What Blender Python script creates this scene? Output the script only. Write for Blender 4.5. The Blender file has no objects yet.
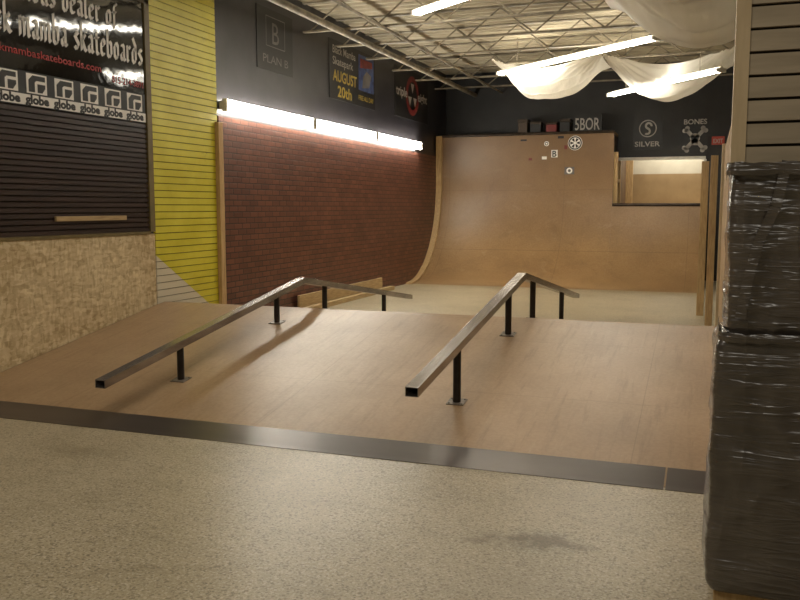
import bpy, bmesh, math, random
from mathutils import Vector, Matrix, noise
random.seed(4)
PI = math.pi
scene = bpy.context.scene
COL = scene.collection
try:
    scene.view_settings.view_transform = 'Standard'
except Exception:
    pass

# ------------------------------------------------------------------ materials
def srgb(r, g, b):
    f = lambda c: (c/255/12.92) if c/255 <= 0.04045 else ((c/255+0.055)/1.055)**2.4
    return (f(r), f(g), f(b), 1)

class NT:
    def __init__(s, name):
        s.m = bpy.data.materials.new(name); s.m.use_nodes = True
        s.t = s.m.node_tree; s.b = s.t.nodes['Principled BSDF']
    def n(s, typ, **kw):
        x = s.t.nodes.new(typ)
        for k, v in kw.items():
            if k.startswith('i_'):
                x.inputs[k[2:].replace('_', ' ')].default_value = v
            else:
                setattr(x, k, v)
        return x
    def l(s, a, b): s.t.links.new(a, b)
    def pos(s): return s.n('ShaderNodeNewGeometry').outputs['Position']
    def mapping(s, scale=(1,1,1), src=None, rot=(0,0,0)):
        mp = s.n('ShaderNodeMapping'); mp.inputs['Scale'].default_value = scale; mp.inputs['Rotation'].default_value = rot
        s.l(src or s.pos(), mp.inputs['Vector']); return mp.outputs[0]
    def noise(s, scale, detail=4, vec=None, rough=0.55, dist=0):
        x = s.n('ShaderNodeTexNoise'); x.inputs['Scale'].default_value = scale
        x.inputs['Detail'].default_value = detail; x.inputs['Roughness'].default_value = rough
        x.inputs['Distortion'].default_value = dist
        s.l(vec or s.pos(), x.inputs['Vector']); return x.outputs['Fac']
    def ramp(s, fac, stops):
        r = s.n('ShaderNodeValToRGB'); e = r.color_ramp.elements
        while len(e) < len(stops): e.new(0.5)
        for i, (p, c) in enumerate(stops):
            e[i].position = p; e[i].color = c
        s.l(fac, r.inputs[0]); return r.outputs[0]
    def mix(s, fac, a, b, mode='MIX'):
        x = s.n('ShaderNodeMix', data_type='RGBA', blend_type=mode)
        for k, v in ((0, fac), (6, a), (7, b)):
            if isinstance(v, bpy.types.NodeSocket): s.l(v, x.inputs[k])
            else: x.inputs[k].default_value = v
        return x.outputs[2]
    def math(s, op, a, b=0.0, c=0.0):
        x = s.n('ShaderNodeMath', operation=op)
        for k, v in enumerate((a, b, c)):
            if isinstance(v, bpy.types.NodeSocket): s.l(v, x.inputs[k])
            else: x.inputs[k].default_value = v
        return x.outputs[0]
    def color(s, c):
        if isinstance(c, bpy.types.NodeSocket): s.l(c, s.b.inputs['Base Color'])
        else: s.b.inputs['Base Color'].default_value = c
    def bump(s, h, strength=0.3, dist=0.01):
        x = s.n('ShaderNodeBump'); x.inputs['Strength'].default_value = strength
        x.inputs['Distance'].default_value = dist
        s.l(h, x.inputs['Height']); s.l(x.outputs[0], s.b.inputs['Normal'])
    def set(s, rough=0.6, metal=0.0, spec=0.5):
        s.b.inputs['Roughness'].default_value = rough
        s.b.inputs['Metallic'].default_value = metal
        s.b.inputs['Specular IOR Level'].default_value = spec

def pm(name, c1, c2=None, scale=6, rough=0.6, metal=0.0, bump=0.0, stretch=(1,1,1), spec=0.5, detail=5):
    k = NT(name)
    c2 = c2 or tuple(min(1, v*0.8) for v in c1[:3]) + (1,)
    f = k.noise(scale, detail, k.mapping(stretch))
    k.color(k.ramp(f, [(0.35, c2), (0.65, c1)]))
    if bump: k.bump(f, bump)
    k.set(rough, metal, spec)
    return k.m

def emis(name, c, strength):
    k = NT(name); k.color(c)
    k.b.inputs['Emission Color'].default_value = c
    k.b.inputs['Emission Strength'].default_value = strength
    return k.m

# floor
k = NT('speckled_concrete')
sp = k.noise(82, 3, rough=0.75); lg = k.noise(1.0, 7, rough=.65)
base = k.ramp(lg, [(0.3, srgb(150,137,110)), (0.5, srgb(170,157,129)), (0.7, srgb(184,171,143))])
c = k.mix(0.30, base, k.ramp(sp, [(0.36, srgb(94,83,63)), (0.5, srgb(166,154,127)), (0.64, srgb(220,211,187))]))
vor = k.n('ShaderNodeTexVoronoi'); vor.inputs['Scale'].default_value = 105; k.l(k.pos(), vor.inputs['Vector'])
sc_ = k.n('ShaderNodeSeparateColor'); k.l(vor.outputs['Color'], sc_.inputs[0])
dark = k.math('MULTIPLY', k.math('GREATER_THAN', sc_.outputs[0], 0.85), 0.46)
lite = k.math('MULTIPLY', k.math('LESS_THAN', sc_.outputs[0], 0.12), 0.26)
c = k.mix(dark, c, srgb(72,60,44)); c = k.mix(lite, c, srgb(228,220,200))
sm = k.noise(2.6, 8, k.mapping((1,1.8,1)), .7, .8)
c = k.mix(k.ramp(sm, [(0.55, (0,0,0,1)), (0.72, (0.4,0.4,0.4,1))]), c, srgb(122,109,84))
geo = k.pos()
def stain(cx, cy, sx, sy, inner, c, amount, colr):
    vm = k.n('ShaderNodeVectorMath', operation='SUBTRACT'); k.l(geo, vm.inputs[0]); vm.inputs[1].default_value = (cx, cy, 0)
    vs = k.n('ShaderNodeVectorMath', operation='MULTIPLY'); k.l(vm.outputs[0], vs.inputs[0]); vs.inputs[1].default_value = (1/sx, 1/sy, 0)
    ln = k.n('ShaderNodeVectorMath', operation='LENGTH'); k.l(vs.outputs[0], ln.inputs[0])
    d = k.math('ADD', ln.outputs['Value'], k.math('MULTIPLY', k.math('SUBTRACT', k.noise(13, 8, rough=.7), 0.5), 3.2))
    f = k.math('MULTIPLY', k.math('SUBTRACT', 1.0, d), inner); f.node.use_clamp = True
    return k.mix(k.math('MULTIPLY', f, amount), c, colr)
c = stain(-0.64, 3.69, 0.19, 0.10, 2.0, c, 0.58, srgb(78,68,50))
c = stain(-0.72, 3.64, 0.28, 0.11, 1.0, c, 0.45, srgb(92,82,60))
c = stain(-0.93, 3.58, 0.11, 0.045, 1.6, c, 0.45, srgb(88,76,56))
c = stain(-3.6, 4.1, 0.35, 0.14, 1.2, c, 0.4, srgb(112,100,74))
c = stain(0.0, 3.0, 0.25, 0.3, 1.0, c, 0.25, srgb(212,204,176))
k.color(c); k.set(0.36, 0, 0.42)
M_floor = k.m

def hardboard(name, ca, cb, sx, sy, sz, rough=0.42, axis2='Y', top=None, blotch=0.0):
    k = NT(name)
    lg = k.noise(1.1, 6, rough=0.6); fine = k.noise(40, 3)
    c = k.ramp(lg, [(0.3, cb), (0.7, ca)])
    c = k.mix(0.08, c, k.ramp(fine, [(0.4, srgb(110,90,64)), (0.6, srgb(208,186,150))]))
    if axis2 == 'Y':
        scr = k.noise(4, 7, k.mapping((5, 0.35, 1)), 0.72)
        scr2 = k.noise(3, 7, k.mapping((7, 0.4, 1), None, (0,0,.5)), 0.72)
    else:
        scr = k.noise(2.2, 8, k.mapping((1.2, 1, .8)), 0.74, .8)
        scr2 = k.noise(2.8, 8, k.mapping((.7, 1, 1.3), None, (0,.5,0)), 0.74, .6)
    c = k.mix(k.ramp(scr, [(0.52, (0,0,0,1)), (0.72, (0.40,0.40,0.40,1))]), c, srgb(106,82,56))
    c = k.mix(k.ramp(scr2, [(0.58, (0,0,0,1)), (0.75, (0.28,0.28,0.28,1))]), c, srgb(206,184,150))
    if blotch:
        bl = k.noise(1.3, 5, k.mapping((1,1,1.3)), .6, .3)
        c = k.mix(k.ramp(bl, [(0.42, (0,0,0,1)), (0.68, (blotch,)*3+(1,))]), c, srgb(104,80,54))
    sep = k.n('ShaderNodeSeparateXYZ'); k.l(k.pos(), sep.inputs[0])
    seam = None
    for ax, pitch, off in ((0, sx, 0.37), (('XYZ'.index(axis2)), sy, sz)):
        v = k.math('ADD', sep.outputs[ax], off + 40*pitch)
        v = k.math('MODULO', v, pitch)
        e = k.math('LESS_THAN', v, 0.006 if axis2 == 'Y' else .012)
        seam = e if seam is None else k.math('MAXIMUM', seam, e)
    c = k.mix(k.math('MULTIPLY', seam, 0.30), c, srgb(92,70,46))
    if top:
        g = k.math('MULTIPLY', k.math('SUBTRACT', sep.outputs[2], .6), .42); g.node.use_clamp = True  # light falloff painted into the colour, darker with height
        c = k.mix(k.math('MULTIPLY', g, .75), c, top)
    k.color(c); k.set(rough, 0, 0.42)
    return k.m
M_ramp = hardboard('brown_hardboard', srgb(180,150,115), srgb(160,131,98), 2.44, 1.22, 0.33, 0.38, 'Y', None, .16)
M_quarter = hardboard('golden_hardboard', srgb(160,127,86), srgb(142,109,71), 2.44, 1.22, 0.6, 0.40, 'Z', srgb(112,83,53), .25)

# particle board
k = NT('flake_board')
def flakes(rot, sc):
    mp = k.n('ShaderNodeMapping'); mp.inputs['Scale'].default_value = sc; mp.inputs['Rotation'].default_value = (rot, 0, 0)
    k.l(k.pos(), mp.inputs['Vector'])
    v = k.n('ShaderNodeTexVoronoi'); v.inputs['Scale'].default_value = 1; k.l(mp.outputs[0], v.inputs['Vector'])
    s_ = k.n('ShaderNodeSeparateColor'); k.l(v.outputs['Color'], s_.inputs[0]); return s_.outputs[0]
fa = flakes(0.6, (14, 12, 38)); fb = flakes(-0.8, (14, 40, 13)); fc = flakes(0.1, (14, 16, 28))
fm = k.math('MULTIPLY', k.math('ADD', k.math('ADD', fa, fb), fc), 0.3333)
c = k.ramp(fm, [(0.14, srgb(156,128,86)), (0.5, srgb(204,182,140)), (0.86, srgb(236,220,182))])
c = k.mix(0.28, c, k.ramp(k.noise(1.7, 7), [(0.35, srgb(176,152,110)), (0.65, srgb(230,214,174))]))
k.color(c); k.set(0.55)
M_osb = k.m

# brick
k = NT('red_brick_panel')
sep = k.n('ShaderNodeSeparateXYZ'); k.l(k.pos(), sep.inputs[0])
cb = k.n('ShaderNodeCombineXYZ'); k.l(sep.outputs[1], cb.inputs[0]); k.l(sep.outputs[2], cb.inputs[1])
br = k.n('ShaderNodeTexBrick'); k.l(cb.outputs[0], br.inputs['Vector'])
br.inputs['Scale'].default_value = 1; br.inputs['Brick Width'].default_value = 0.20; br.inputs['Row Height'].default_value = 0.072
br.inputs['Mortar Size'].default_value = 0.008; br.inputs['Mortar Smooth'].default_value = 0.2
br.inputs['Color1'].default_value = srgb(116,72,57); br.inputs['Color2'].default_value = srgb(90,54,44)
br.inputs['Mortar'].default_value = srgb(46,31,28)
c = k.mix(0.12, br.outputs['Color'], k.ramp(k.noise(3, 6), [(0.3, srgb(40,24,20)), (0.7, srgb(150,106,86))]))
k.color(c); k.set(0.36, 0, 0.45)
k.bump(k.math('SUBTRACT', 1.0, br.outputs['Fac']), 0.3, 0.005)
M_brick = k.m

# yellow slat paint with unpainted lower corner
k = NT('yellow_slat_paint')
sep = k.n('ShaderNodeSeparateXYZ'); k.l(k.pos(), sep.inputs[0])
d = k.math('ADD', sep.outputs[2], k.math('MULTIPLY', k.math('SUBTRACT', sep.outputs[1], 7.65), 0.62))
f = k.math('LESS_THAN', d, 0.95)
yel = k.ramp(k.noise(2.5, 5), [(0.3, srgb(206,196,50)), (0.7, srgb(224,216,74))])
scf = k.noise(2.2, 7, rough=.7)
yel = k.mix(k.ramp(scf, [(0.64, (0,0,0,1)), (0.69, (0.55,0.55,0.55,1))]), yel, srgb(150,140,66))
c = k.mix(f, yel, srgb(214,206,184))
k.color(c); k.set(0.4)
M_yellow = k.m

M_black = pm('black_wall_paint', srgb(46,43,47), srgb(34,32,36), 3, 0.38)
M_backblack = pm('black_back_wall_paint', srgb(34,32,32), srgb(24,23,23), 3, 0.55)
M_darkslat = pm('dark_brown_slat', srgb(62,45,40), srgb(46,33,30), 4, 0.36, stretch=(1,.3,4))
M_greyslat = pm('grey_beige_slat', srgb(188,173,148), srgb(168,154,130), 4, 0.5, stretch=(.5,1,5))
M_groove = pm('slat_groove', srgb(48,40,32), srgb(36,30,25), 5, 0.7)
M_ygroove = pm('yellow_slat_groove', srgb(104,96,28), srgb(80,74,22), 5, 0.7)
M_pine = pm('pine_timber', srgb(202,172,124), srgb(174,142,96), 9, 0.6, stretch=(8,8,.7), bump=.1)
M_pineY = pm('pine_plank', srgb(190,164,120), srgb(162,136,94), 9, 0.6, stretch=(8,.6,8), bump=.1)
M_ply = pm('plywood_panel', srgb(182,154,114), srgb(156,128,90), 5, 0.6, stretch=(2,2,.6))
M_olive = pm('olive_brown_trim', srgb(124,108,66), srgb(100,88,52), 6, 0.5)
M_pale = pm('pale_trim', srgb(216,194,156), srgb(196,174,136), 6, 0.5, stretch=(3,3,.5))
M_steel = pm('dark_sheet_steel', srgb(100,93,90), srgb(84,78,75), 1.2, 0.28, 0.7, 0.0, stretch=(.4,2,1))
M_flange = pm('dull_steel_flange', srgb(138,128,116), srgb(110,101,92), 20, 0.4, 0.3)
M_rail = pm('bare_grey_tube_steel', srgb(176,170,166), srgb(128,122,118), 5, 0.24, 0.85, 0.0, stretch=(3,.5,2))
M_post = pm('black_steel_post', srgb(50,46,45), srgb(34,31,31), 12, 0.35, 0.4)
M_void = pm('tube_inside_shade', srgb(14,13,13), srgb(9,9,9), 5, 0.9)
M_deckc = pm('grey_cream_roof_deck', srgb(172,161,138), srgb(152,142,120), 2, 0.7)
M_joist = pm('grey_brown_joist_steel', srgb(140,130,110), srgb(98,90,75), 6, 0.6)
M_white = pm('white_enamel', srgb(228,224,212), srgb(206,202,190), 6, 0.4)
M_tube = emis('fluorescent_tube', (1.0, 0.95, 0.83, 1), 60)
M_tube2 = emis('ceiling_fluorescent_tube', (1.0, 0.94, 0.81, 1), 30)
M_wtext = pm('white_print', srgb(250,248,242), srgb(238,235,228), 6, 0.5)
M_dimtext = pm('dull_white_print', srgb(176,170,163), srgb(154,148,142), 6, 0.5)
M_gtext = pm('grey_print', srgb(112,107,105), srgb(92,88,86), 6, 0.5)
M_rtext = pm('red_print', srgb(180,40,32), srgb(160,34,28), 6, 0.5)
M_ytext = pm('yellow_print', srgb(178,154,58), srgb(158,134,46), 6, 0.5)
M_btext = pm('blue_print', srgb(60,84,140), srgb(38,52,96), 9, 0.5)
M_bprint = pm('black_vinyl', srgb(22,20,20), srgb(15,14,14), 5, 0.45)
M_redp = pm('dark_red_print', srgb(128,42,37), srgb(96,28,26), 8, 0.5)
M_exit = emis('exit_orange', srgb(150,50,34), 0.10)
M_coping = pm('dark_coping_steel', srgb(70,58,48), srgb(48,40,34), 9, 0.4, 0.6)
M_brownw = pm('brown_side_panel', srgb(110,86,60), srgb(86,66,46), 5, 0.6)
M_nwhite = pm('cream_painted_wall', srgb(214,206,184), srgb(198,190,168), 2, 0.7)
M_fartan = pm('far_room_tan', srgb(170,144,102), srgb(150,124,86), 2, 0.7)

# glossy rippled sign vinyl (mirrors the ceiling light)
k = NT('glossy_sign_vinyl')
k.color(srgb(17,16,17)); k.set(0.06, 0, 0.75)
k.bump(k.noise(2.6, 3, k.mapping((1,1,.8))), 0.07, 0.06)
M_gloss = k.m

# black plastic film: broad folds, fine horizontal bands, sheen
k = NT('black_plastic_wrap')
def ridge(scale, stretch, rot, dist, det=2, w=5.0):
    f = k.noise(scale, det, k.mapping(stretch, None, rot), .5, dist)
    return k.math('SUBTRACT', 1.0, k.math('MULTIPLY', k.math('ABSOLUTE', k.math('SUBTRACT', f, .5)), w))
r1 = ridge(2.2, (1,1,.7), (0,.6,0), 1.2); r2 = ridge(2.4, (1.4,1.4,.4), (0,-.3,0), 1.0)
r3 = ridge(3.4, (.5,.5,5.0), (0,.08,0), .5, 3, 7.0); r4 = ridge(4.5, (.6,.6,4.0), (0,-.15,0), .7, 3, 8.0)
def pos_(x):
    y = k.math('MAXIMUM', x, 0.0); return k.math('POWER', y, 1.5)
h = k.math('ADD', k.math('ADD', pos_(r1), k.math('MULTIPLY', pos_(r4), .45)), k.math('ADD', k.math('MULTIPLY', pos_(r2), .7), k.math('MULTIPLY', pos_(r3), .6)))
fl = k.noise(1.8, 5)
cc = k.ramp(fl, [(0.3, srgb(40,36,34)), (0.7, srgb(70,63,58))])
cc = k.mix(k.math('MULTIPLY', h, .12), cc, srgb(134,124,113))  # highlights painted along the fold crests as lighter colour
k.color(cc); k.set(0.27, 0, 0.9)
k.bump(h, 0.45, 0.014)
k.b.inputs['Coat Weight'].default_value = .6; k.b.inputs['Coat Roughness'].default_value = .18
M_wrap = k.m

k = NT('translucent_sheeting')
t = k.t; out = t.nodes['Material Output']
tr = k.n('ShaderNodeBsdfTranslucent'); tr.inputs['Color'].default_value = (.94,0.90,0.81,1)
tp = k.n('ShaderNodeBsdfTransparent'); tp.inputs['Color'].default_value = (.95,.93,.88,1)
mx = k.n('ShaderNodeMixShader'); mx.inputs[0].default_value = 0.58
mx2 = k.n('ShaderNodeMixShader'); mx2.inputs[0].default_value = 0.20
k.color((0.87,0.84,0.76,1)); k.set(0.3, 0, 0.6)
k.bump(k.noise(3, 3, k.mapping((4,.6,.6))), 0.6, 0.05)
k.l(k.b.outputs[0], mx.inputs[1]); k.l(tr.outputs[0], mx.inputs[2])
k.l(mx.outputs[0], mx2.inputs[1]); k.l(tp.outputs[0], mx2.inputs[2]); k.l(mx2.outputs[0], out.inputs['Surface'])
M_sheet = k.m

# ------------------------------------------------------------------ mesh helpers
class MB:
    def __init__(s): s.v = []; s.f = []
    def box(s, x0, x1, y0, y1, z0, z1):
        b = len(s.v)
        for z in (z0, z1):
            for (x, y) in ((x0,y0),(x1,y0),(x1,y1),(x0,y1)): s.v.append(Vector((x,y,z)))
        for q in ((3,2,1,0),(4,5,6,7),(0,1,5,4),(1,2,6,5),(2,3,7,6),(3,0,4,7)): s.f.append([b+i for i in q])
        return s
    def bar(s, a, b, w, h, up=Vector((0,0,1))):
        a = Vector(a); b = Vector(b); d = (b-a).normalized()
        if abs(d.dot(up)) > .99: up = Vector((1,0,0))
        r = d.cross(up).normalized(); u = r.cross(d).normalized(); k0 = len(s.v)
        for p in (a, b):
            for (i, j) in ((-1,-1),(1,-1),(1,1),(-1,1)): s.v.append(p + r*i*w/2 + u*j*h/2)
        for q in ((3,2,1,0),(4,5,6,7),(0,1,5,4),(1,2,6,5),(2,3,7,6),(3,0,4,7)): s.f.append([k0+i for i in q])
        return s
    def tube(s, a, b, r, n=12, cap=True):
        a = Vector(a); b = Vector(b); d = (b-a).normalized()
        up = Vector((0,0,1)) if abs(d.z) < .99 else Vector((1,0,0))
        r1 = d.cross(up).normalized(); u = r1.cross(d); k0 = len(s.v)
        for p in (a, b):
            for i in range(n):
                t = 2*PI*i/n; s.v.append(p + r1*math.cos(t)*r + u*math.sin(t)*r)
        for i in range(n):
            j = (i+1) % n; s.f.append([k0+i, k0+j, k0+n+j, k0+n+i])
        if cap: s.f.append([k0+i for i in range(n)][::-1]); s.f.append([k0+n+i for i in range(n)])
        return s
    def prism_x(s, prof, x0, x1):
        k0 = len(s.v); n = len(prof)
        for x in (x0, x1):
            for (y, z) in prof: s.v.append(Vector((x, y, z)))
        for i in range(n):
            j = (i+1) % n; s.f.append([k0+i, k0+j, k0+n+j, k0+n+i])
        s.f.append([k0+i for i in range(n)][::-1]); s.f.append([k0+n+i for i in range(n)])
        return s
    def poly(s, pts):
        k0 = len(s.v); s.v += [Vector(p) for p in pts]; s.f.append(list(range(k0, k0+len(pts)))); return s
    def build(s, name, mat, parent=None, smooth=False, bevel=0, mats=None, fm=None, base=None):
        me = bpy.data.meshes.new(name)
        off = Vector(base) if base else (Vector(parent.get('_loc', (0,0,0))) if parent else Vector((0,0,0)))
        me.from_pydata([tuple(v-off) for v in s.v], [], s.f)
        bm = bmesh.new(); bm.from_mesh(me); bmesh.ops.recalc_face_normals(bm, faces=bm.faces); bm.to_mesh(me); bm.free()
        me.materials.append(mat)
        if mats:
            for m_ in mats: me.materials.append(m_)
        if fm:
            for p in me.polygons: p.material_index = fm(p)
        if smooth:
            for p in me.polygons: p.use_smooth = True
        o = bpy.data.objects.new(name, me); COL.objects.link(o)
        if parent: o.parent = parent
        if bevel:
            b = o.modifiers.new('bevel', 'BEVEL'); b.width = bevel; b.segments = 2; b.limit_method = 'ANGLE'
        return o

def tag(o, label, cat, group=None):
    o['label'] = label; o['category'] = cat
    if group: o['group'] = group
    return o
def thing(name, label, cat, loc=(0,0,0), group=None):
    o = bpy.data.objects.new(name, None); COL.objects.link(o); o.location = loc
    o['_loc'] = tuple(loc); o.empty_display_size = .1
    return tag(o, label, cat, group)
def struct(o, label=None):
    o['kind'] = 'structure'
    if label: o['label'] = label
    return o

XL = -5.55     # face of the left wall
YB = 18.3      # face of the back wall
H = 4.4

def to3(fr, off):
    if fr[0] == 'L':
        X = fr[3] if len(fr) > 3 else XL
        return lambda x, y: Vector((X+off, fr[1]+x, fr[2]+y))
    return lambda x, y: Vector((fr[1]+x, fr[3]-off, fr[2]+y))
def art(name, polys, fr, off, mat, parent, base=None):
    T = to3(fr, off); mb = MB()
    for p in polys: mb.poly([T(x, y) for (x, y) in p])
    return mb.build(name, mat, parent, base=base)
def rect(x0, y0, x1, y1): return [(x0,y0),(x1,y0),(x1,y1),(x0,y1)]
def ring(cx, cy, r0, r1, n=28, a0=0, a1=2*PI):
    out = []
    for i in range(n):
        a = a0+(a1-a0)*i/n; b = a0+(a1-a0)*(i+1)/n
        out.append([(cx+r0*math.cos(a), cy+r0*math.sin(a)), (cx+r1*math.cos(a), cy+r1*math.sin(a)),
                    (cx+r1*math.cos(b), cy+r1*math.sin(b)), (cx+r0*math.cos(b), cy+r0*math.sin(b))])
    return out
def disc(cx, cy, r, n=28): return [[(cx+r*math.cos(2*PI*i/n), cy+r*math.sin(2*PI*i/n)) for i in range(n)]]
def stroke(pts, w):
    out = []
    for (a, b) in zip(pts, pts[1:]):
        a = Vector(a); b = Vector(b); d = (b-a).normalized(); nn = Vector((-d.y, d.x))*w/2; a = a-d*w*.3; b = b+d*w*.3
        out.append([tuple(a-nn), tuple(b-nn), tuple(b+nn), tuple(a+nn)])
    return out
def text(name, s, fr, x, y, size, mat, parent, off=0.008, width=None, bold=0.0, align='LEFT', shear=0):
    cu = bpy.data.curves.new('tmp', 'FONT'); cu.body = s; cu.size = 1; cu.offset = bold; cu.shear = shear
    cu.resolution_u = 3
    o = bpy.data.objects.new('tmp', cu); COL.objects.link(o)
    bpy.context.view_layer.update()
    me = bpy.data.meshes.new_from_object(o.evaluated_get(bpy.context.evaluated_depsgraph_get()))
    bpy.data.objects.remove(o)
    xs = [v.co.x for v in me.vertices]; x0, x1 = min(xs), max(xs)
    sx = size if width is None else width/(x1-x0)
    T = to3(fr, off); po = Vector(parent.get('_loc', (0,0,0)))
    sh = {'LEFT': 0, 'CENTER': -(x1-x0)*sx/2, 'RIGHT': -(x1-x0)*sx}[align]
    for v in me.vertices:
        v.co = T(x+sh+(v.co.x-x0)*sx, y+v.co.y*size) - po
    me.materials.append(mat); me.name = name
    r = bpy.data.objects.new(name, me); COL.objects.link(r); r.parent = parent
    return r

BL = {
 'a': (.78, [[(.18,.8),(.38,.93),(.56,.8),(.56,.15),(.7,.05)], [(.56,.55),(.2,.42),(.2,.18),(.36,.05),(.56,.2)]]),
 'b': (.8, [[(.08,1.42),(.2,1.5),(.2,.15),(.4,.03),(.62,.18),(.62,.75),(.45,.9),(.2,.72)]]),
 'c': (.74, [[(.6,.8),(.42,.93),(.2,.75),(.2,.2),(.4,.05),(.62,.2)]]),
 'd': (.8, [[(.28,1.45),(.62,1.0),(.62,.2),(.42,.04),(.2,.2),(.2,.72),(.42,.9),(.62,.75)]]),
 'e': (.76, [[(.2,.45),(.6,.62),(.6,.8),(.42,.93),(.2,.75),(.2,.2),(.4,.05),(.62,.2)]]),
 'f': (.62, [[(.28,-.1),(.28,1.2),(.45,1.45),(.62,1.35)], [(.08,.9),(.55,.9)]]),
 'k': (.78, [[(.08,1.42),(.2,1.5),(.2,.05)], [(.2,.5),(.45,.92),(.6,.78),(.3,.5)], [(.3,.5),(.56,.12),(.72,.05)]]),
 'l': (.46, [[(.08,1.42),(.2,1.5),(.2,.15),(.35,.03)]]),
 'm': (1.2, [[(.08,.85),(.2,.93),(.2,.05)], [(.2,.75),(.44,.93),(.58,.82),(.58,.05)], [(.58,.75),(.82,.93),(.96,.82),(.96,.15),(1.08,.05)]]),
 'o': (.8, [[(.2,.75),(.42,.93),(.62,.75),(.62,.2),(.42,.04),(.2,.2),(.2,.75)]]),
 'r': (.64, [[(.08,.85),(.2,.93),(.2,.15),(.32,.05)], [(.2,.72),(.42,.93),(.56,.8)]]),
 's': (.74, [[(.6,.8),(.4,.93),(.2,.75),(.6,.35),(.6,.2),(.4,.04),(.18,.18)]]),
 't': (.62, [[(.3,1.2),(.3,.15),(.45,.03),(.6,.14)], [(.08,.9),(.55,.9)]]),
 'u': (.8, [[(.08,.85),(.2,.93),(.2,.18),(.4,.04),(.6,.2)], [(.6,.93),(.6,.15),(.74,.05)]]),
 ' ': (.55, []),
}
def blackletter(s, xr, y, size, fr, name, mat, parent, off=.009, xs=1.0):
    wtot = sum(BL[ch][0] for ch in s); x = xr - wtot*size*xs; n = Vector((.125, .08))
    words = [[]]
    for ch in s:
        if ch == ' ': words.append([])
        w, sts = BL[ch]
        for st in sts:
            for (a, b) in zip(st, st[1:]):
                a = Vector(a); b = Vector(b)
                q = [a-n, a+n, b+n, b-n]
                area = sum(q[i].x*q[(i+1)%4].y-q[(i+1)%4].x*q[i].y for i in range(4))
                if abs(area) < .03:
                    d = (b-a).normalized(); m_ = Vector((-d.y, d.x))*.05; q = [a-m_, b-m_, b+m_, a+m_]
                words[-1].append([(x+p.x*size*xs, y+p.y*size) for p in q])
        x += w*size*xs
    for wd in words: art(name, wd, fr, off, mat, parent)

# ------------------------------------------------------------------ setting
struct(MB().box(-6.2, 4.2, -3.2, 21, -.15, 0).build('floor', M_floor))
struct(MB().box(XL-.2, XL-.012, -3.2, YB+.2, 0, H).build('wall_left', M_black))
mb = MB().box(XL-.2, -1.83, YB, YB+.2, 0, H).box(-.1, 4.2, YB, YB+.2, 0, H)
mb.box(-1.83, -.1, YB, YB+.2, 2.5, H).box(-1.83, -.1, YB, YB+.2, 0, 1.5)
struct(mb.build('wall_back', M_backblack))
struct(MB().box(XL-.2, 4.2, -3.4, -3.2, 0, H).build('wall_near', M_nwhite))
struct(MB().box(4.2, 4.4, -3.4, 21, 0, H).build('wall_right', M_nwhite))
struct(MB().box(-2.4, .6, 20.6, 20.7, 0, 2.26).build('wall_far_lower', M_fartan))
struct(MB().box(-2.4, .6, 20.6, 20.7, 2.26, 3.2).build('wall_far_upper', M_nwhite))
struct(MB().box(-1.93, -1.83, YB+.2, 20.6, 1.5, 3.2).build('wall_far_left', M_brownw))
struct(MB().box(.5, .6, YB+.2, 20.6, 1.5, 3.2).build('wall_far_right', M_fartan))
struct(MB().box(-2.4, .6, YB+.2, 20.7, 3.2, 3.3).build('ceiling_far', M_nwhite))
mb = MB().box(-1.83, -.1, YB-.03, YB-.002, 2.46, 2.52).box(-.14, -.08, YB-.03, YB-.002, 1.54, 2.46)
struct(mb.build('trim_5', M_white))

# corrugated roof deck
mb = MB(); pr = []; y = -3.4
while y < 18.5:
    pr += [(y, H+.04), (y+.09, H+.04), (y+.12, H), (y+.18, H)]; y += .21
for i in range(len(pr)-1):
    (a, za), (b, zb) = pr[i], pr[i+1]
    mb.poly([(XL-.2,a,za),(4.4,a,za),(4.4,b,zb),(XL-.2,b,zb)])
mb.box(XL-.2, 4.4, -3.4, 18.6, H+.06, H+.1)
struct(mb.build('ceiling', M_deckc))

def slat_left(y0, y1, z0, z1, pitch, name, mat, gap=.012, x=XL, depth=.014, gm=None):
    mb = MB().box(x-.012, x-depth*.2-.006, y0, y1, z0, z1)
    z = z0
    while z < z1-.01:
        mb.box(x-.008, x+depth, y0, y1, z+gap/2, min(z1, z+pitch-gap/2)); z += pitch
    o = mb.build(name, mat, mats=[gm or M_groove], fm=lambda p: 1 if p.index < 6 else 0)
    return struct(o)
slat_left(-3.2, 7.50, 1.24, 2.36, .0508, 'wall_left_dark_slats', M_darkslat, .013)
slat_left(7.60, 8.86, 0, H, .0762, 'wall_left_yellow_slats', M_yellow, .008, gm=M_ygroove)
struct(MB().box(XL-.012, XL+.018, -3.2, 7.58, 0, 1.22).build('wall_left_flake_board', M_osb))
struct(MB().box(XL-.012, XL+.03, 7.50, 7.58, 1.24, 3.62).build('trim_1', M_olive))
struct(MB().box(XL-.012, XL+.03, -3.2, 7.58, 3.58, 3.66).build('trim_2', M_olive))
struct(MB().box(XL-.012, XL+.03, -3.2, 7.5, 1.215, 1.245).build('trim_3', M_olive))
struct(MB().box(XL-.012, XL+.01, 8.9, YB-.01, 0, 2.58).build('wall_left_brick', M_brick))

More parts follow.
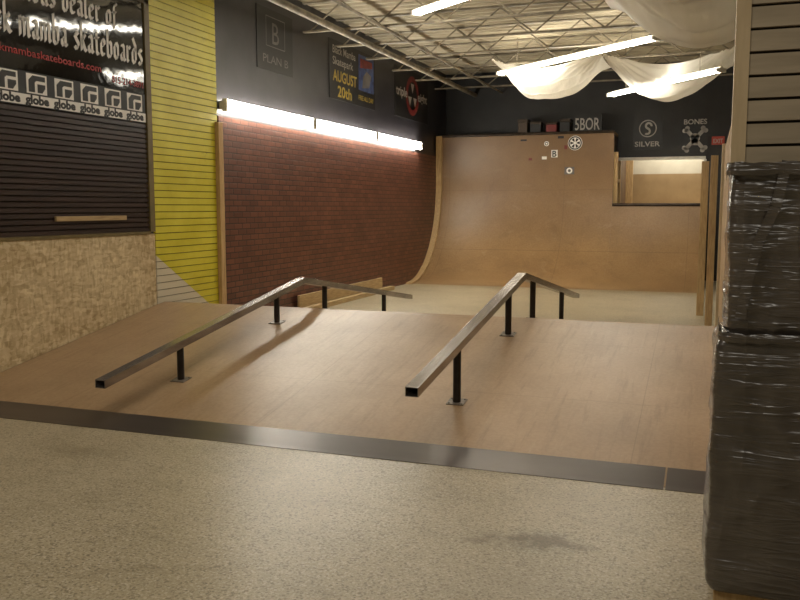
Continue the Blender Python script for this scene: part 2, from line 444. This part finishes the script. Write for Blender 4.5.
# near partition on the right
mb = MB().box(.13, 4.2, 3.78, 3.86, 0, H)
z = 0
while z < H-.02:
    mb.box(.13, 4.2, 3.755, 3.785, z+.006, min(H, z+.092-.006)); z += .092
struct(mb.build('wall_right_slats', M_greyslat, mats=[M_groove], fm=lambda p: 1 if p.index < 6 else 0))
struct(MB().box(.075, .13, 3.75, 3.87, 0, H).build('trim_4', M_pale))
struct(MB().box(.13, .18, 3.87, 9.2, 0, 2.1).build('wall_right_plywood', M_ply))
tag(MB().box(-.115, -.02, 12.36, 12.46, 0, 2.12).build('timber_post', M_pine, bevel=.004), 'pale timber post farthest back at the right, beside the low quarter pipe', 'post')
tag(MB().box(.0, .085, 11.0, 11.09, 0, 2.12).build('timber_post', M_pine, bevel=.004), 'timber post, the middle one of three at the right edge', 'post')
tag(MB().box(.105, .16, 9.45, 9.56, 0, 2.15).build('timber_post', M_pale, bevel=.004), 'nearest of the three timber posts behind the right end of the bank ramp', 'post')

# ------------------------------------------------------------------ bank ramp
ramp = thing('bank_ramp', 'low double sided brown hardboard bank ramp spanning the room under both rails', 'ramp', (-2.73, 7.7, 0))
RS = .485/3.09
def rz(y): return max(0, .485 - abs(y-7.7)*RS)
x0, x1 = XL+.03, .10
mb = MB().prism_x([(4.63,0.001),(4.63,.004),(7.62,rz(7.62)-.002),(7.7,rz(7.7)-.006),(7.78,rz(7.78)-.002),(10.78,.004),(10.78,.001)], x0, x1)
mb.build('riding_surface', M_ramp, ramp)
MB().prism_x([(4.9,.001),(7.7,.42),(10.5,.001)], x1-.001, x1+.002).build('side_board', M_ply, ramp)
tag(MB().box(XL+.016, XL+.07, 8.80, 8.90, rz(8.85)+.01, 2.5).build('timber_post', M_pine, bevel=.004),
    'tall pale timber batten standing against the wall between yellow slats and brick', 'post')
def plate(a, b, label):
    n = .004; y0, y1 = 4.585, 4.86
    pr = [(y0,.001),(y0,.003),(4.63,.009),(y1,rz(y1)+n),(y1,rz(y1)+.0005),(4.63,.0045),(4.63,.001)]
    o = MB().prism_x(pr, a, b).build('threshold_plate', M_steel)
    tag(o, label, 'metal plate', 'steel threshold plates')
plate(XL+.03, -.174, 'long grey sheet steel strip along the foot of the bank ramp')
plate(-.164, .085, 'short grey sheet steel piece at the right end of the ramp foot')

# ------------------------------------------------------------------ grind rails
def rail(X, z_near, z_kink, z_far, y_near, y_far, label):
    t = thing('grind_rail', label, 'skate rail', (X, 7.7, 0), 'steel grind rails')
    W, Hh, th = .084, .060, .006
    pts = [Vector((X,y_near,z_near)), Vector((X,7.69,z_kink)), Vector((X,y_far,z_far))]
    v = []; f = []
    ring_o = [(-W/2,-Hh/2),(W/2,-Hh/2),(W/2,Hh/2),(-W/2,Hh/2)]
    ring_i = [(a*(1-2*th/W), b*(1-2*th/Hh)) for a, b in ring_o]
    for p in pts:
        for (a, b) in ring_o+ring_i: v.append(p+Vector((a,0,b)))
    for s in range(2):
        o = s*8; q = o+8
        for i in range(4):
            j = (i+1) % 4
            f.append([o+i,o+j,q+j,q+i]); f.append([o+4+j,o+4+i,q+4+i,q+4+j])
    for i in range(4):
        j = (i+1) % 4; f.append([i,4+i,4+j,j]); f.append([16+i,16+j,20+j,20+i])
    mb = MB(); mb.v = v; mb.f = f
    mb.build('rail_tube', M_rail, t, bevel=.004)
    for (p, d) in ((pts[0], .12), (pts[2], -.12)):
        zz = (z_kink-z_near)/(7.69-y_near)*.12 if d > 0 else (z_kink-z_far)/(y_far-7.69)*.12
        MB().bar(p+Vector((0,d,zz)), p+Vector((0,d*1.05,zz)), W-2*th, Hh-2*th).build('tube_end_shade', M_void, t)  # near-black block drawn in place of the shade inside the open tube
    for y in (5.56, 7.15, 8.23, 10.0):
        if y < 7.69: zt = z_near+(z_kink-z_near)*(y-y_near)/(7.69-y_near)
        else: zt = z_kink+(z_far-z_kink)*(y-7.69)/(y_far-7.69)
        zb = rz(y)
        p = MB().tube((X,y,zb), (X,y,zt-Hh/2+.004), .028, 20).build('post', M_post, t)
        sl = RS if y < 7.7 else -RS
        n = Vector((0,-sl,1)).normalized(); c = Vector((X,y,zb))+n*.003
        B = t['_loc']
        MB().bar(c-Vector((0,.058,.058*sl)), c+Vector((0,.058,.058*sl)), .125, .007).build('base_flange', M_flange, p, base=B)
        for i in (-1, 1):
            for j in (-1, 1):
                q = c+Vector((i*.046, j*.042, j*.042*sl))
                MB().tube(q, q+n*.009, .007, 6).build('bolt', M_flange, p, base=B)
    return t
rail(-3.855, .300, .760, .262, 4.62, 11.0, 'left and lower kinked steel rail on short black posts over the ramp')
rail(-1.60, .420, .868, .335, 4.60, 11.2, 'right and taller kinked steel rail standing on the ramp')

# ------------------------------------------------------------------ quarter pipe
qp = thing('quarter_pipe', 'tall golden hardboard quarter pipe across the back wall with low section at right', 'ramp', (-2.8, 17.5, 0))
YE = YB-.012
def prof(top):
    R = 1.95; p = []; n = 28
    for i in range(n+1):
        a = PI/2*i/n; y = 15.6+R*math.sin(a); z = R-R*math.cos(a)
        if z > top: break
        p.append((y, z+.004))
    if top > R: p.append((15.6+R, top))
    else: p.append((15.6+math.sqrt(R*R-(R-top)**2), top))
    return p
def surf(top, x0, x1, name, mat):
    p = prof(top); q = [(y+.03, max(0.001, z-.02)) for y, z in p]; q[0] = (15.66, .001)
    q[-1] = (p[-1][0]+.03, top)
    mb = MB(); n = len(p)
    for x in (x0, x1):
        for (y, z) in p+q: mb.v.append(Vector((x, y, z)))
    N = 2*n
    for i in range(n-1):
        mb.f.append([i, i+1, N+i+1, N+i]); mb.f.append([n+i+1, n+i, N+n+i, N+n+i+1])
        mb.f.append([i, n+i, n+i+1, i+1]); mb.f.append([N+i+1, N+n+i+1, N+n+i, N+i])
    mb.f.append([0, N, N+n, n]); mb.f.append([n-1, 2*n-1, N+2*n-1, N+n-1])
    o = mb.build(name, mat, qp)
    for pl in o.data.polygons: pl.use_smooth = True
    m = o.modifiers.new('es', 'EDGE_SPLIT'); m.split_angle = .6
    return o
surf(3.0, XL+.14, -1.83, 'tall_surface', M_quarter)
surf(1.54, -1.829, -.12, 'low_surface', M_quarter)
p = prof(3.0)
pr = [(y-.09, z+.0) if z > .3 else (y-.09*z/.3, z+.03) for y, z in p]
mb = MB().prism_x([(15.5, .001)] + pr + [(YE, 3.0), (YE, .001)], XL+.02, XL+.14)
mb.build('side_template', M_pine, qp)
MB().box(XL+.14, -1.83, 17.58, YE, 2.95, 3.0).build('tall_deck', M_ply, qp)
MB().box(-1.83, -.12, 17.54, YE, 1.49, 1.54).build('low_deck', M_ply, qp)
MB().tube((XL+.14, 17.54, 3.0), (-1.83, 17.54, 3.0), .03, 14).build('coping', M_coping, qp)
MB().tube((-1.829, 17.50, 1.545), (-.12, 17.50, 1.545), .03, 14).build('coping', M_coping, qp)
MB().box(-1.87, -1.835, 17.6, YE, 1.55, 2.94).build('tall_side_panel', M_coping, qp)
MB().box(-1.83, -1.75, 17.6, 17.69, 1.54, 2.6).build('side_stud', M_pine, qp)
MB().box(-1.83, -1.75, 18.18, YE, 1.54, 2.45).build('side_stud', M_pine, qp)
MB().box(-1.82, -1.76, 17.69, 18.18, 2.0, 2.07).build('side_brace', M_pine, qp)
tag(MB().box(-1.83, -1.68, 20.3, 20.4, 1.5, 3.2).build('timber_post', M_pine), 'timber post deep inside the lit opening above the low deck', 'post')
struct(MB().box(-1.83, .5, YB+.2, 20.6, 1.44, 1.5).build('floor_far', M_ply))

# stickers on the quarter pipe
def sx(px): return -2.6+(px-575)*.0207
def sz(py): return 2.79-(py-143)*.0205
YS = 17.545
def sticker(px, py, w, h, mat, label, kind='rect', mark=None):
    X, Z = sx(px), sz(py)
    fr = ('B', X, Z, YS)
    t = thing('sticker', label, 'sticker', (X, YS, Z), 'stickers on the quarter pipe')
    if kind == 'disc': art('backing', disc(0,0,w/2), fr, .006, mat, t)
    else: art('backing', [rect(-w/2,-h/2,w/2,h/2)], fr, .006, mat, t)
    if mark: mark(t, fr)
    return t
def m_wheel(t, fr):
    art('print_rim', ring(0,0,.11,.135), fr, .010, M_bprint, t)
    for a in [i*PI/3 for i in range(6)]:
        art('print_petal', [[(.03*math.cos(a-.25),.03*math.sin(a-.25)),(.10*math.cos(a-.3),.10*math.sin(a-.3)),(.10*math.cos(a+.3),.10*math.sin(a+.3)),(.03*math.cos(a+.25),.03*math.sin(a+.25))]], fr, .010, M_bprint, t)
sticker(575, 143, .29, .29, M_wtext, 'largest round white and black sticker near top of the quarter pipe', 'disc', m_wheel)
sticker(547, 143, .10, .10, M_wtext, 'small round white sticker left of the big round one', 'disc', lambda t, fr: art('print', ring(0,0,.02,.035), fr, .010, M_bprint, t))
sticker(555, 153, .13, .15, M_wtext, 'white square sticker with black letter B', 'rect', lambda t, fr: text('lettering', 'B', fr, 0, -.06, .17, M_bprint, t, .010, align='CENTER', bold=.02))
sticker(524, 139, .13, .035, M_bprint, 'narrow black sticker highest on left of the group')
sticker(545, 157, .10, .06, M_wtext, 'small white rectangular sticker under the left round one')
sticker(531, 158, .07, .05, M_redp, 'tiny dark red sticker on the left of the group')
sticker(570, 170, .20, .15, M_gtext, 'grey faded sticker, lowest one on the quarter pipe', 'rect', lambda t, fr: art('print', ring(0,0,.03,.06), fr, .010, M_wtext, t))
sticker(561, 137, .12, .05, M_bprint, 'small black sticker just under the coping')
sticker(566, 147, .06, .08, M_redp, 'tiny red sticker touching the big round one at left')

def deckbox(x, w, h, mat, label, d=.28):
    t = thing('storage_box', label, 'box', (x, 17.85, 3.002), 'boxes on the tall deck')
    MB().box(x-w/2, x+w/2, 17.72, 17.72+d, 3.002, 3.0+h*.8).build('body', mat, t, bevel=.01)
    MB().box(x-w/2-.01, x+w/2+.01, 17.71, 17.73+d, 3.0+h*.8, 3.0+h).build('lid', M_coping, t, bevel=.008)
deckbox(-3.72, .20, .32, M_coping, 'tall dark box farthest left on the deck above the quarter pipe')
deckbox(-3.45, .22, .26, M_bprint, 'black box second from left on the tall deck')
deckbox(-3.12, .22, .24, M_redp, 'dark red box in the middle of the tall deck row')
deckbox(-2.84, .2, .30, M_bprint, 'narrow black box on deck beside the white lettered sign')
sg = thing('letter_sign', 'small black sign with big white letters propped on the tall deck', 'sign', (-2.4, 17.8, 3.002))
MB().box(-2.68, -2.12, 17.8, 17.83, 3.002, 3.36).build('board', M_bprint, sg)
text('lettering', '5BOR', ('B', -2.65, 3.07, 17.8), 0, 0, .34, M_dimtext, sg, .005, width=.5, bold=.01)

# ------------------------------------------------------------------ shop sign etc. on left wall
s = thing('shop_sign', 'large glossy black sign with white blackletter writing on the left wall', 'sign', (XL, 6, 2.66))
MB().box(XL-.012, XL+.015, 3.2, 7.49, 2.66, 3.57).build('board', M_gloss, s)
frL = ('L', 0, 0)
blackletter('famous dealer of', 7.08, 3.25, .155, frL, 'first_line', M_wtext, s, .020, .80)
blackletter('black mamba skateboards', 7.47, 2.94, .175, frL, 'second_line', M_wtext, s, .020, .71)
text('web_address', 'blackmambaskateboards.com', frL, 6.82, 2.785, .095, M_rtext, s, .020, width=1.44, bold=.01, align='RIGHT')
text('phone_number', '815-214-3891', frL, 7.46, 2.715, .09, M_rtext, s, .020, width=.48, bold=.01, align='RIGHT')

g = thing('logo_banner', 'long narrow black banner of repeated white logos below the shop sign', 'banner', (XL, 6, 2.36))
MB().box(XL-.011, XL+.017, 3.2, 7.49, 2.365, 2.655).build('backing', M_bprint, g)
MB().box(XL+.0165, XL+.0185, 3.2, 7.49, 2.372, 2.462).build('lower_band', M_wtext, g)
y = 7.48
while y > 3.5:
    cx, cy = y-.1675, 2.557
    w = art('logo_square', [[(cx-.12,2.475),(cx+.12,2.475),(cx+.12,2.643),(cx-.12,2.643)]], frL, .020, M_wtext, g)
    # one chunky angular black mark: blocky square with a stepped notch from the right
    pl = [[(cx-.098,cy-.070),(cx-.098,cy+.030),(cx-.050,cy+.072),(cx+.098,cy+.072),(cx+.098,cy+.030),(cx-.005,cy+.030),(cx-.025,cy+.014),(cx-.025,cy-.070)],
          [(cx+.005,cy-.070),(cx+.005,cy+.004),(cx+.098,cy+.004),(cx+.098,cy-.026),(cx+.060,cy-.070)]]
    art('logo_mark', pl, frL, .0225, M_bprint, w, base=g['_loc'])
    text('lettering', 'globe', frL, cx, 2.388, .10, M_bprint, g, .020, width=.28, bold=.05, align='CENTER')
    y -= .335

tag(MB().box(XL+.0142, XL+.04, 6.12, 7.10, 1.37, 1.415).build('wooden_batten', M_pineY, bevel=.003),
    'short pale wooden batten fixed across the dark brown slats', 'batten')

# banners on upper left wall
def banner(y0, y1, z0, z1, label, mat=M_bprint):
    t = thing('wall_banner', label, 'banner', (XL-.01, (y0+y1)/2, z0), 'banners high on the walls')
    MB().box(XL-.0125, XL-.004, y0, y1, z0, z1).build('backing', mat, t)
    return t
b = banner(9.88, 10.88, 3.30, 4.10, 'black banner with grey boxed letter above the near fluorescent lights')
fr = ('L', 9.88, 3.30)
art('frame_print', stroke([(.24,.32),(.24,.70),(.76,.70),(.76,.32),(.24,.32)], .012), fr, .001, M_gtext, b)
text('emblem_letter', 'B', fr, .5, .36, .40, M_gtext, b, .001, align='CENTER')
text('lettering', 'PLAN B', fr, .5, .10, .15, M_gtext, b, .001, width=.7, align='CENTER')
b = banner(12.1, 14.0, 3.18, 4.08, 'event poster with yellow date and blue picture on the left wall')
fr = ('L', 12.1, 3.18)
text('lettering', 'Black Mamba', fr, .12, .70, .17, M_dimtext, b, .001, width=.9, bold=.01)
text('lettering', 'Skatepark', fr, .12, .53, .17, M_dimtext, b, .001, width=.8, bold=.01)
text('date_lettering', 'AUGUST', fr, .12, .28, .24, M_ytext, b, .001, width=.95, bold=.02)
text('date_lettering', '20th', fr, .3, .05, .24, M_ytext, b, .001, width=.55, bold=.02)
art('picture', [rect(1.15,.26,1.82,.84)], fr, .001, M_btext, b)
art('picture_figure', [[(1.22,.62),(1.75,.68),(1.75,.78),(1.22,.78)]], fr, .003, M_redp, b)
art('picture_figure', [[(1.3,.3),(1.62,.34),(1.7,.55),(1.5,.6),(1.35,.5)]], fr, .003, M_gtext, b)
text('small_lettering', 'FREE ALL DAY', fr, 1.15, .1, .11, M_ytext, b, .001, width=.66, bold=.01)
b = banner(15.0, 16.95, 3.2, 4.12, 'black banner with round red emblem nearest the back corner')
fr = ('L', 15.0, 3.2)
art('emblem', ring(.98,.46,.27,.38), fr, .001, M_redp, b)
for a in (PI/2, PI/2+2*PI/3, PI/2+4*PI/3):
    art('emblem_petal', [[(.98+.05*math.cos(a),.46+.05*math.sin(a)),(.98+.25*math.cos(a-.4),.46+.25*math.sin(a-.4)),(.98+.25*math.cos(a+.4),.46+.25*math.sin(a+.4))]], fr, .001, M_dimtext, b)
text('lettering', 'triple', fr, .05, .40, .24, M_dimtext, b, .003, width=.62, bold=.02)
text('lettering', 'eight', fr, 1.30, .40, .24, M_dimtext, b, .003, width=.58, bold=.02)

# banners on back wall
def bbanner(x0, x1, z0, z1, label):
    t = thing('wall_banner', label, 'banner', ((x0+x1)/2, YB, z0), 'banners high on the walls')
    MB().box(x0, x1, YB-.01, YB, z0, z1).build('backing', M_bprint, t); return t
b = bbanner(-1.53, -.95, 2.68, 3.36, 'black back wall banner with round white emblem over one word')
fr = ('B', -1.24, 2.68, YB-.01)
def arc(cx, cy, r, a0, a1, w, n=16):
    return ring(cx, cy, r-w/2, r+w/2, n, a0, a1)
pol = arc(0, .42, .165, 0, 2*PI, .022, 28) + arc(.015, .475, .055, -.2, PI*1.5, .042) + arc(-.015, .365, .055, -PI/2-PI*.5+PI*.3, PI*.5, .042)
art('swirl_emblem', pol, fr, .003, M_dimtext, b)
text('lettering', 'SILVER', fr, 0, .06, .14, M_dimtext, b, .003, width=.5, bold=.02, align='CENTER')
b = bbanner(-.58, -.06, 2.58, 3.32, 'black back wall banner with white crossed bones emblem')
fr = ('B', -.32, 2.58, YB-.01)
text('lettering', 'BONES', fr, 0, .58, .14, M_dimtext, b, .003, width=.44, bold=.02, align='CENTER')
pol = stroke([(-.16,.10),(.16,.46)], .075)+stroke([(.16,.10),(-.16,.46)], .075)
for (x, y) in ((-.20,.11),(-.15,.06),(.20,.11),(.15,.06),(-.20,.45),(-.15,.50),(.20,.45),(.15,.50)): pol += disc(x, y, .046, 12)
pol += disc(0,.30,.095,18)+[rect(-.055,.16,.055,.27)]
art('crossed_bones', pol, fr, .003, M_dimtext, b)
art('eye_print', disc(-.038,.30,.024,10), fr, .006, M_bprint, b)
art('eye_print', disc(.038,.30,.024,10), fr, .006, M_bprint, b)
e = thing('exit_sign', 'small orange red exit sign on the back wall at right', 'sign', (.12, YB, 2.72))
MB().box(-.0, .24, YB-.04, YB, 2.74, 2.90).build('housing', M_exit, e)
text('lettering', 'EXIT', ('B', .12, 2.77, YB-.04), 0, 0, .12, M_dimtext, e, .003, width=.18, align='CENTER', bold=.02)

def plank(x0, x1, y0, y1, z0, z1, label):
    tag(MB().box(x0, x1, y0, y1, z0, z1).build('timber_plank', M_pineY, bevel=.004), label, 'plank', 'planks along the brick wall')
plank(XL+.05, XL+.09, 10.82, 14.1, 0.001, .24, 'long pale plank on edge against the foot of the brick wall')
plank(XL+.12, XL+.21, 10.82, 14.4, 0.001, .07, 'low pale timber baulk lying on the floor in front of the upright plank')

# ------------------------------------------------------------------ wall lights
def wall_light(y0, y1, label):
    t = thing('wall_light', label, 'fluorescent light', (XL, (y0+y1)/2, 2.66), 'fluorescent lights above the brick wall')
    MB().box(XL-.011, XL+.04, y0, y1, 2.665, 2.765).build('housing', M_white, t, bevel=.008)
    for z in (2.665, 2.765):
        MB().tube((XL+.068, y0+.03, z), (XL+.068, y1-.03, z), .019, 12).build('tube', M_tube, t, smooth=True)
    for y in (y0+.0, y1-.03):
        MB().box(XL+.035, XL+.09, y, y+.03, 2.64, 2.79).build('end_cap', M_white, t)
wall_light(8.95, 11.36, 'twin tube fluorescent light above brick wall, nearest of three')
wall_light(11.42, 13.84, 'twin tube fluorescent light above brick wall, middle of three')
wall_light(13.90, 16.32, 'twin tube fluorescent light above brick wall, farthest of three')

def ceil_light(a, b, label):
    a = Vector(a); b = Vector(b); m = (a+b)/2
    t = thing('ceiling_light', label, 'fluorescent light', m, 'fluorescent lights hung from the ceiling')
    up = Vector((0,0,.03))
    MB().bar(a+up, b+up, .05, .05).build('housing', M_white, t, bevel=.006)
    d = (b-a).normalized(); r = d.cross(Vector((0,0,1)))*.055
    for sgn in (-1, 1): MB().tube(a+d*.04+r*sgn, b-d*.04+r*sgn, .019, 12).build('tube', M_tube2, t, smooth=True)
    for p in (a, b-d*.04):
        MB().bar(p, p+d*.04, .16, .06).build('end_cap', M_white, t)
    q = min(.5, (b-a).length*.25)
    for p in (a+d*q, b-d*q):
        MB().tube(p+up, Vector((p.x, p.y, H)), .006, 6).build('hanger', M_joist, t)
ceil_light((-3.6,15.1,3.86), (-.77,12.7,3.86), 'long ceiling light slanting through the leftmost sagging plastic sheet')
ceil_light((-1.75,15.9,3.5), (.1,13.55,3.5), 'ceiling light hanging lowest at far right under plastic sheeting')
ceil_light((-3.75,10.92,4.05), (-1.95,9.62,4.05), 'ceiling light at the top edge of the view, left of the sheets')
ceil_light((-1.85,9.55,4.05), (-1.25,9.12,4.05), 'short ceiling light just above the view, mirrored in the glossy shop sign')

def joist(y, label):
    t = thing('ceiling_joist', label, 'roof joist', (-.6, y, 4.02), 'open web joists under the roof deck')
    a, b = XL-.01, 4.19
    MB().box(a, b, y-.04, y+.04, 4.38, 4.395).build('top_chord', M_joist, t)
    MB().box(a, b, y-.035, y+.035, 3.98, 4.005).build('bottom_chord', M_joist, t)
    mb = MB(); x = a+.1; up = True
    while x < b-.6:
        z0, z1 = (3.995, 4.38) if up else (4.38, 3.995)
        mb.tube((x,y,z0), (x+.5,y,z1), .012, 6); x += .5; up = not up
    mb.build('web_bars', M_joist, t)
labs = ['eighth and farthest', 'seventh', 'sixth', 'fifth', 'fourth', 'third', 'second', 'first and nearest']
yy = [17.5, 16.2, 14.9, 13.6, 12.4, 11.25, 8.98, 7.8]
for y, lb in zip(yy, labs): joist(y, f'open web steel roof joist, {lb} counted from the front')
def pipe(x, z, y0, y1, r, label):
    tag(MB().tube((x,y0,z), (x,y1,z), r, 12).build('ceiling_pipe', M_joist), label, 'pipe')
pipe(-4.9, 3.93, 6, YB, .045, 'thick pipe under the roof beside the left wall')
pipe(-4.3, 3.955, 6, YB, .02, 'thin conduit under the roof, parallel to the thick pipe near the left wall')

def sheet(x0, x1, y0, y1, z, sag, label, seed, skew=0.0):
    n = 90; mb = MB()
    for i in range(n+1):
        for j in range(n+1):
            u, v = i/n, j/n
            x = x0+(x1-x0)*u; y = y0+(y1-y0)*v
            us = u**(1+skew)
            su = math.sin(PI*us); sv = math.sin(PI*v)
            d = sag*(.66*su**1.0*(.45+.55*sv) + .34*sv**.9*(.2+.8*su))
            edge = min(1, 5*min(u, 1-u, v, 1-v))
            w = noise.noise(Vector((x*1.4+seed, y*1.4, 0)))*.12
            ph = v*5 + 1.0*noise.noise(Vector((u*1.5+seed, v*2, 1)))+ .8*su
            fold = (1-abs(math.sin(ph*PI))**.8)*.07*(.3+.7*su)
            g = .05*math.sin(16*math.atan2(v+.05, u+.05))*math.exp(-2.6*math.hypot(u, v)) + .05*math.sin(16*math.atan2(v+.05, 1-u+.05))*math.exp(-2.6*math.hypot(1-u, v))
            mb.v.append(Vector((x, y, min(z, z-d+(w+fold)*edge-abs(g)))))
    for i in range(n):
        for j in range(n):
            a = i*(n+1)+j; mb.f.append([a, a+n+1, a+n+2, a+1])
    o = mb.build('plastic_sheet', M_sheet, smooth=True)
    tag(o, label, 'plastic sheet', 'plastic sheets slung under the roof')
sheet(-3.50, -1.72, 14.1, 15.8, 3.978, .62, 'sagging translucent plastic sheet, leftmost of the three under the roof', 1.0, -.12)
sheet(-1.70, .3, 14.3, 16.4, 3.978, .68, 'sagging plastic sheet around the lowest ceiling light, nearest the back wall', 5.0)
sheet(-1.25, .75, 9.0, 11.2, 3.978, .74, 'large sagging plastic sheet at the top right, nearest of the three', 9.0, .2)

# ------------------------------------------------------------------ wrapped pad on the partition end
pad = thing('wrapped_stack', 'tall stack wrapped in shiny black plastic at the right foreground', 'wrapped bundle', (.4, 3.5, 0))
def wrapped(x0, x1, y0, y1, z0, z1, name, seed, flare=0):
    cx, cy = (x0+x1)/2, (y0+y1)/2; hw, hd = (x1-x0)/2, (y1-y0)/2
    per = []; N = 200
    for i in range(N):
        a = 2*PI*i/N; ca, sa = math.cos(a), math.sin(a); e = .14
        per.append((math.copysign(abs(ca)**e, ca)*hw, math.copysign(abs(sa)**e, sa)*hd))
    L = [0]
    for i in range(N):
        a, b = per[i], per[(i+1) % N]; L.append(L[-1]+math.hypot(a[0]-b[0], a[1]-b[1]))
    M = 220; rs = []; j = 0
    for i in range(M):
        s = L[-1]*i/M
        while L[j+1] < s: j += 1
        t = (s-L[j])/max(1e-9, L[j+1]-L[j]); a, b = per[j], per[(j+1) % N]
        rs.append((a[0]+(b[0]-a[0])*t, a[1]+(b[1]-a[1])*t))
    nz = 130; mb = MB()
    def rdg(v): return max(0, 1-abs(noise.noise(v))*3.5)**1.3
    for k in range(nz+1):
        t = k/nz; z = z0+(z1-z0)*t
        pinch = 1-.05*(max(0, 1-t/.05)**2)-.04*(max(0, 1-(1-t)/.05)**2)
        fl = 1+flare*(1-t)*.06
        for (px, py) in rs:
            n = noise.noise(Vector((px*3+seed, py*3, z*2)))*.013
            q3 = Vector((px*3.5+z*2.0+seed, py*3.5, z*1.0-px*1))
            q4 = Vector((px*2.6-z*2.6+seed, py*2.6+3, z*2.0+px*1.5))
            q5 = Vector((px*1.5+seed, py*1.5, z*11+px*1.5))
            fold = rdg(q3)*.007 + rdg(q4)*.007 + rdg(q5)*.0045
            dn = Vector((px/hw, py/hd)).normalized()
            q = Vector((px*pinch*fl, py*pinch)) + dn*(fold-.010+n)
            mb.v.append(Vector((cx+q.x, cy+q.y, z)))
    for k in range(nz):
        for i in range(M):
            j = (i+1) % M; a = k*M
            mb.f.append([a+i, a+j, a+M+j, a+M+i])
    mb.f.append([i for i in range(M)][::-1]); mb.f.append([nz*M+i for i in range(M)])
    return mb.build(name, M_wrap, pad, smooth=True)
wrapped(.065, .85, 3.27, 3.73, 1.03, 1.65, 'upper_bundle', 2.0)
wrapped(.04, .87, 3.25, 3.725, .06, 1.03, 'lower_bundle', 7.0, .6)
MB().box(.07, .84, 3.29, 3.72, 0.001, .07).build('wooden_base', M_pine, pad)
# ragged band strips wound round the bundle
def band(z, hgt, name, seed, ins=0.0):
    mb = MB(); path = []
    pts = [(.058+ins,3.735),(.052+ins,3.29),(.085,3.247+ins),(.87,3.247+ins)]
    for (a, b) in zip(pts, pts[1:]):
        L = math.hypot(b[0]-a[0], b[1]-a[1]); n = max(2, int(L/.02))
        for i in range(n): path.append((a[0]+(b[0]-a[0])*i/n, a[1]+(b[1]-a[1])*i/n))
    path.append(pts[-1]); k0 = 0
    for i, (x, y) in enumerate(path):
        up = hgt/2+.012*noise.noise(Vector((i*.35, seed, 0))); dn = hgt/2+.012*noise.noise(Vector((i*.3, seed, 5)))
        off = .005*noise.noise(Vector((i*.4, seed, 9)))
        mb.v.append(Vector((x-abs(off), y-abs(off), z+up))); mb.v.append(Vector((x-.006, y-.006, z))); mb.v.append(Vector((x-abs(off), y-abs(off), z-dn)))
    for i in range(len(path)-1):
        a = 3*i; mb.f.append([a, a+1, a+4, a+3]); mb.f.append([a+1, a+2, a+5, a+4])
    return mb.build(name, M_wrap, pad, smooth=True)
band(1.03, .035, 'tape_band', 1.0)
band(1.635, .045, 'top_fold', 4.0, .006)
mb = MB()
pts = [(.25,1.66),(.22,1.5),(.17,1.38),(.14,1.24),(.12,1.10)]
for (a, b) in zip(pts, pts[1:]): mb.bar((a[0],3.255,a[1]),(b[0],3.255,b[1]), .035, .006, Vector((0,1,0)))
mb.build('loose_strap', M_wrap, pad)

# ------------------------------------------------------------------ lights
def area(name, loc, sx_, sy_, power, col=(1,.93,.80), rot=(0,0,0)):
    l = bpy.data.lights.new(name, 'AREA'); l.shape = 'RECTANGLE'; l.size = sx_; l.size_y = sy_
    l.energy = power; l.color = col
    o = bpy.data.objects.new(name, l); COL.objects.link(o); o.location = loc; o.rotation_euler = rot
    return o
area('ceiling_and_fill_area', (-2.6, 1.2, 4.25), 2.4, .4, 62, (1,.92,.79))
area('ceiling_and_fill_area', (.9, .2, 4.25), 1.2, .3, 26, (1,.93,.81))  # added fill lamp that gives the plastic wrap its highlights
area('ceiling_and_fill_area', (-1.6, 5.6, 4.25), 2.4, .4, 64, (1,.92,.79))
area('ceiling_and_fill_area', (-1.6, 13.3, 3.76), 1.8, .2, 20, (1,.93,.79), (0,0,math.radians(-40)))
wl = area('wall_lamp_area', (XL+.16, 12.6, 2.7), 7.2, .1, 26, (1,.95,.83))
zax = Vector((-1,0,.25)).normalized(); xax = Vector((0,1,0)); yax = zax.cross(xax).normalized()
wl.rotation_euler = Matrix((xax, yax, zax)).transposed().to_euler()
area('far_room_lamp', (-.7, 19.9, 3.1), 1.6, 1.0, 34, (1,.96,.86))
w = bpy.data.worlds.new('world'); scene.world = w; w.use_nodes = True
w.node_tree.nodes['Background'].inputs[0].default_value = (1,.9,.75,1)
w.node_tree.nodes['Background'].inputs[1].default_value = .15

# ------------------------------------------------------------------ camera
cam = bpy.data.cameras.new('camera'); co = bpy.data.objects.new('camera', cam); COL.objects.link(co)
co.location = (0,0,1.5); co.rotation_euler = (math.radians(90-6.28), 0, math.radians(19.98))
cam.lens = 845*36/800; cam.sensor_width = 36; cam.clip_start = .05
scene.camera = co
for o in list(bpy.data.objects):
    if '_loc' in o: del o['_loc']
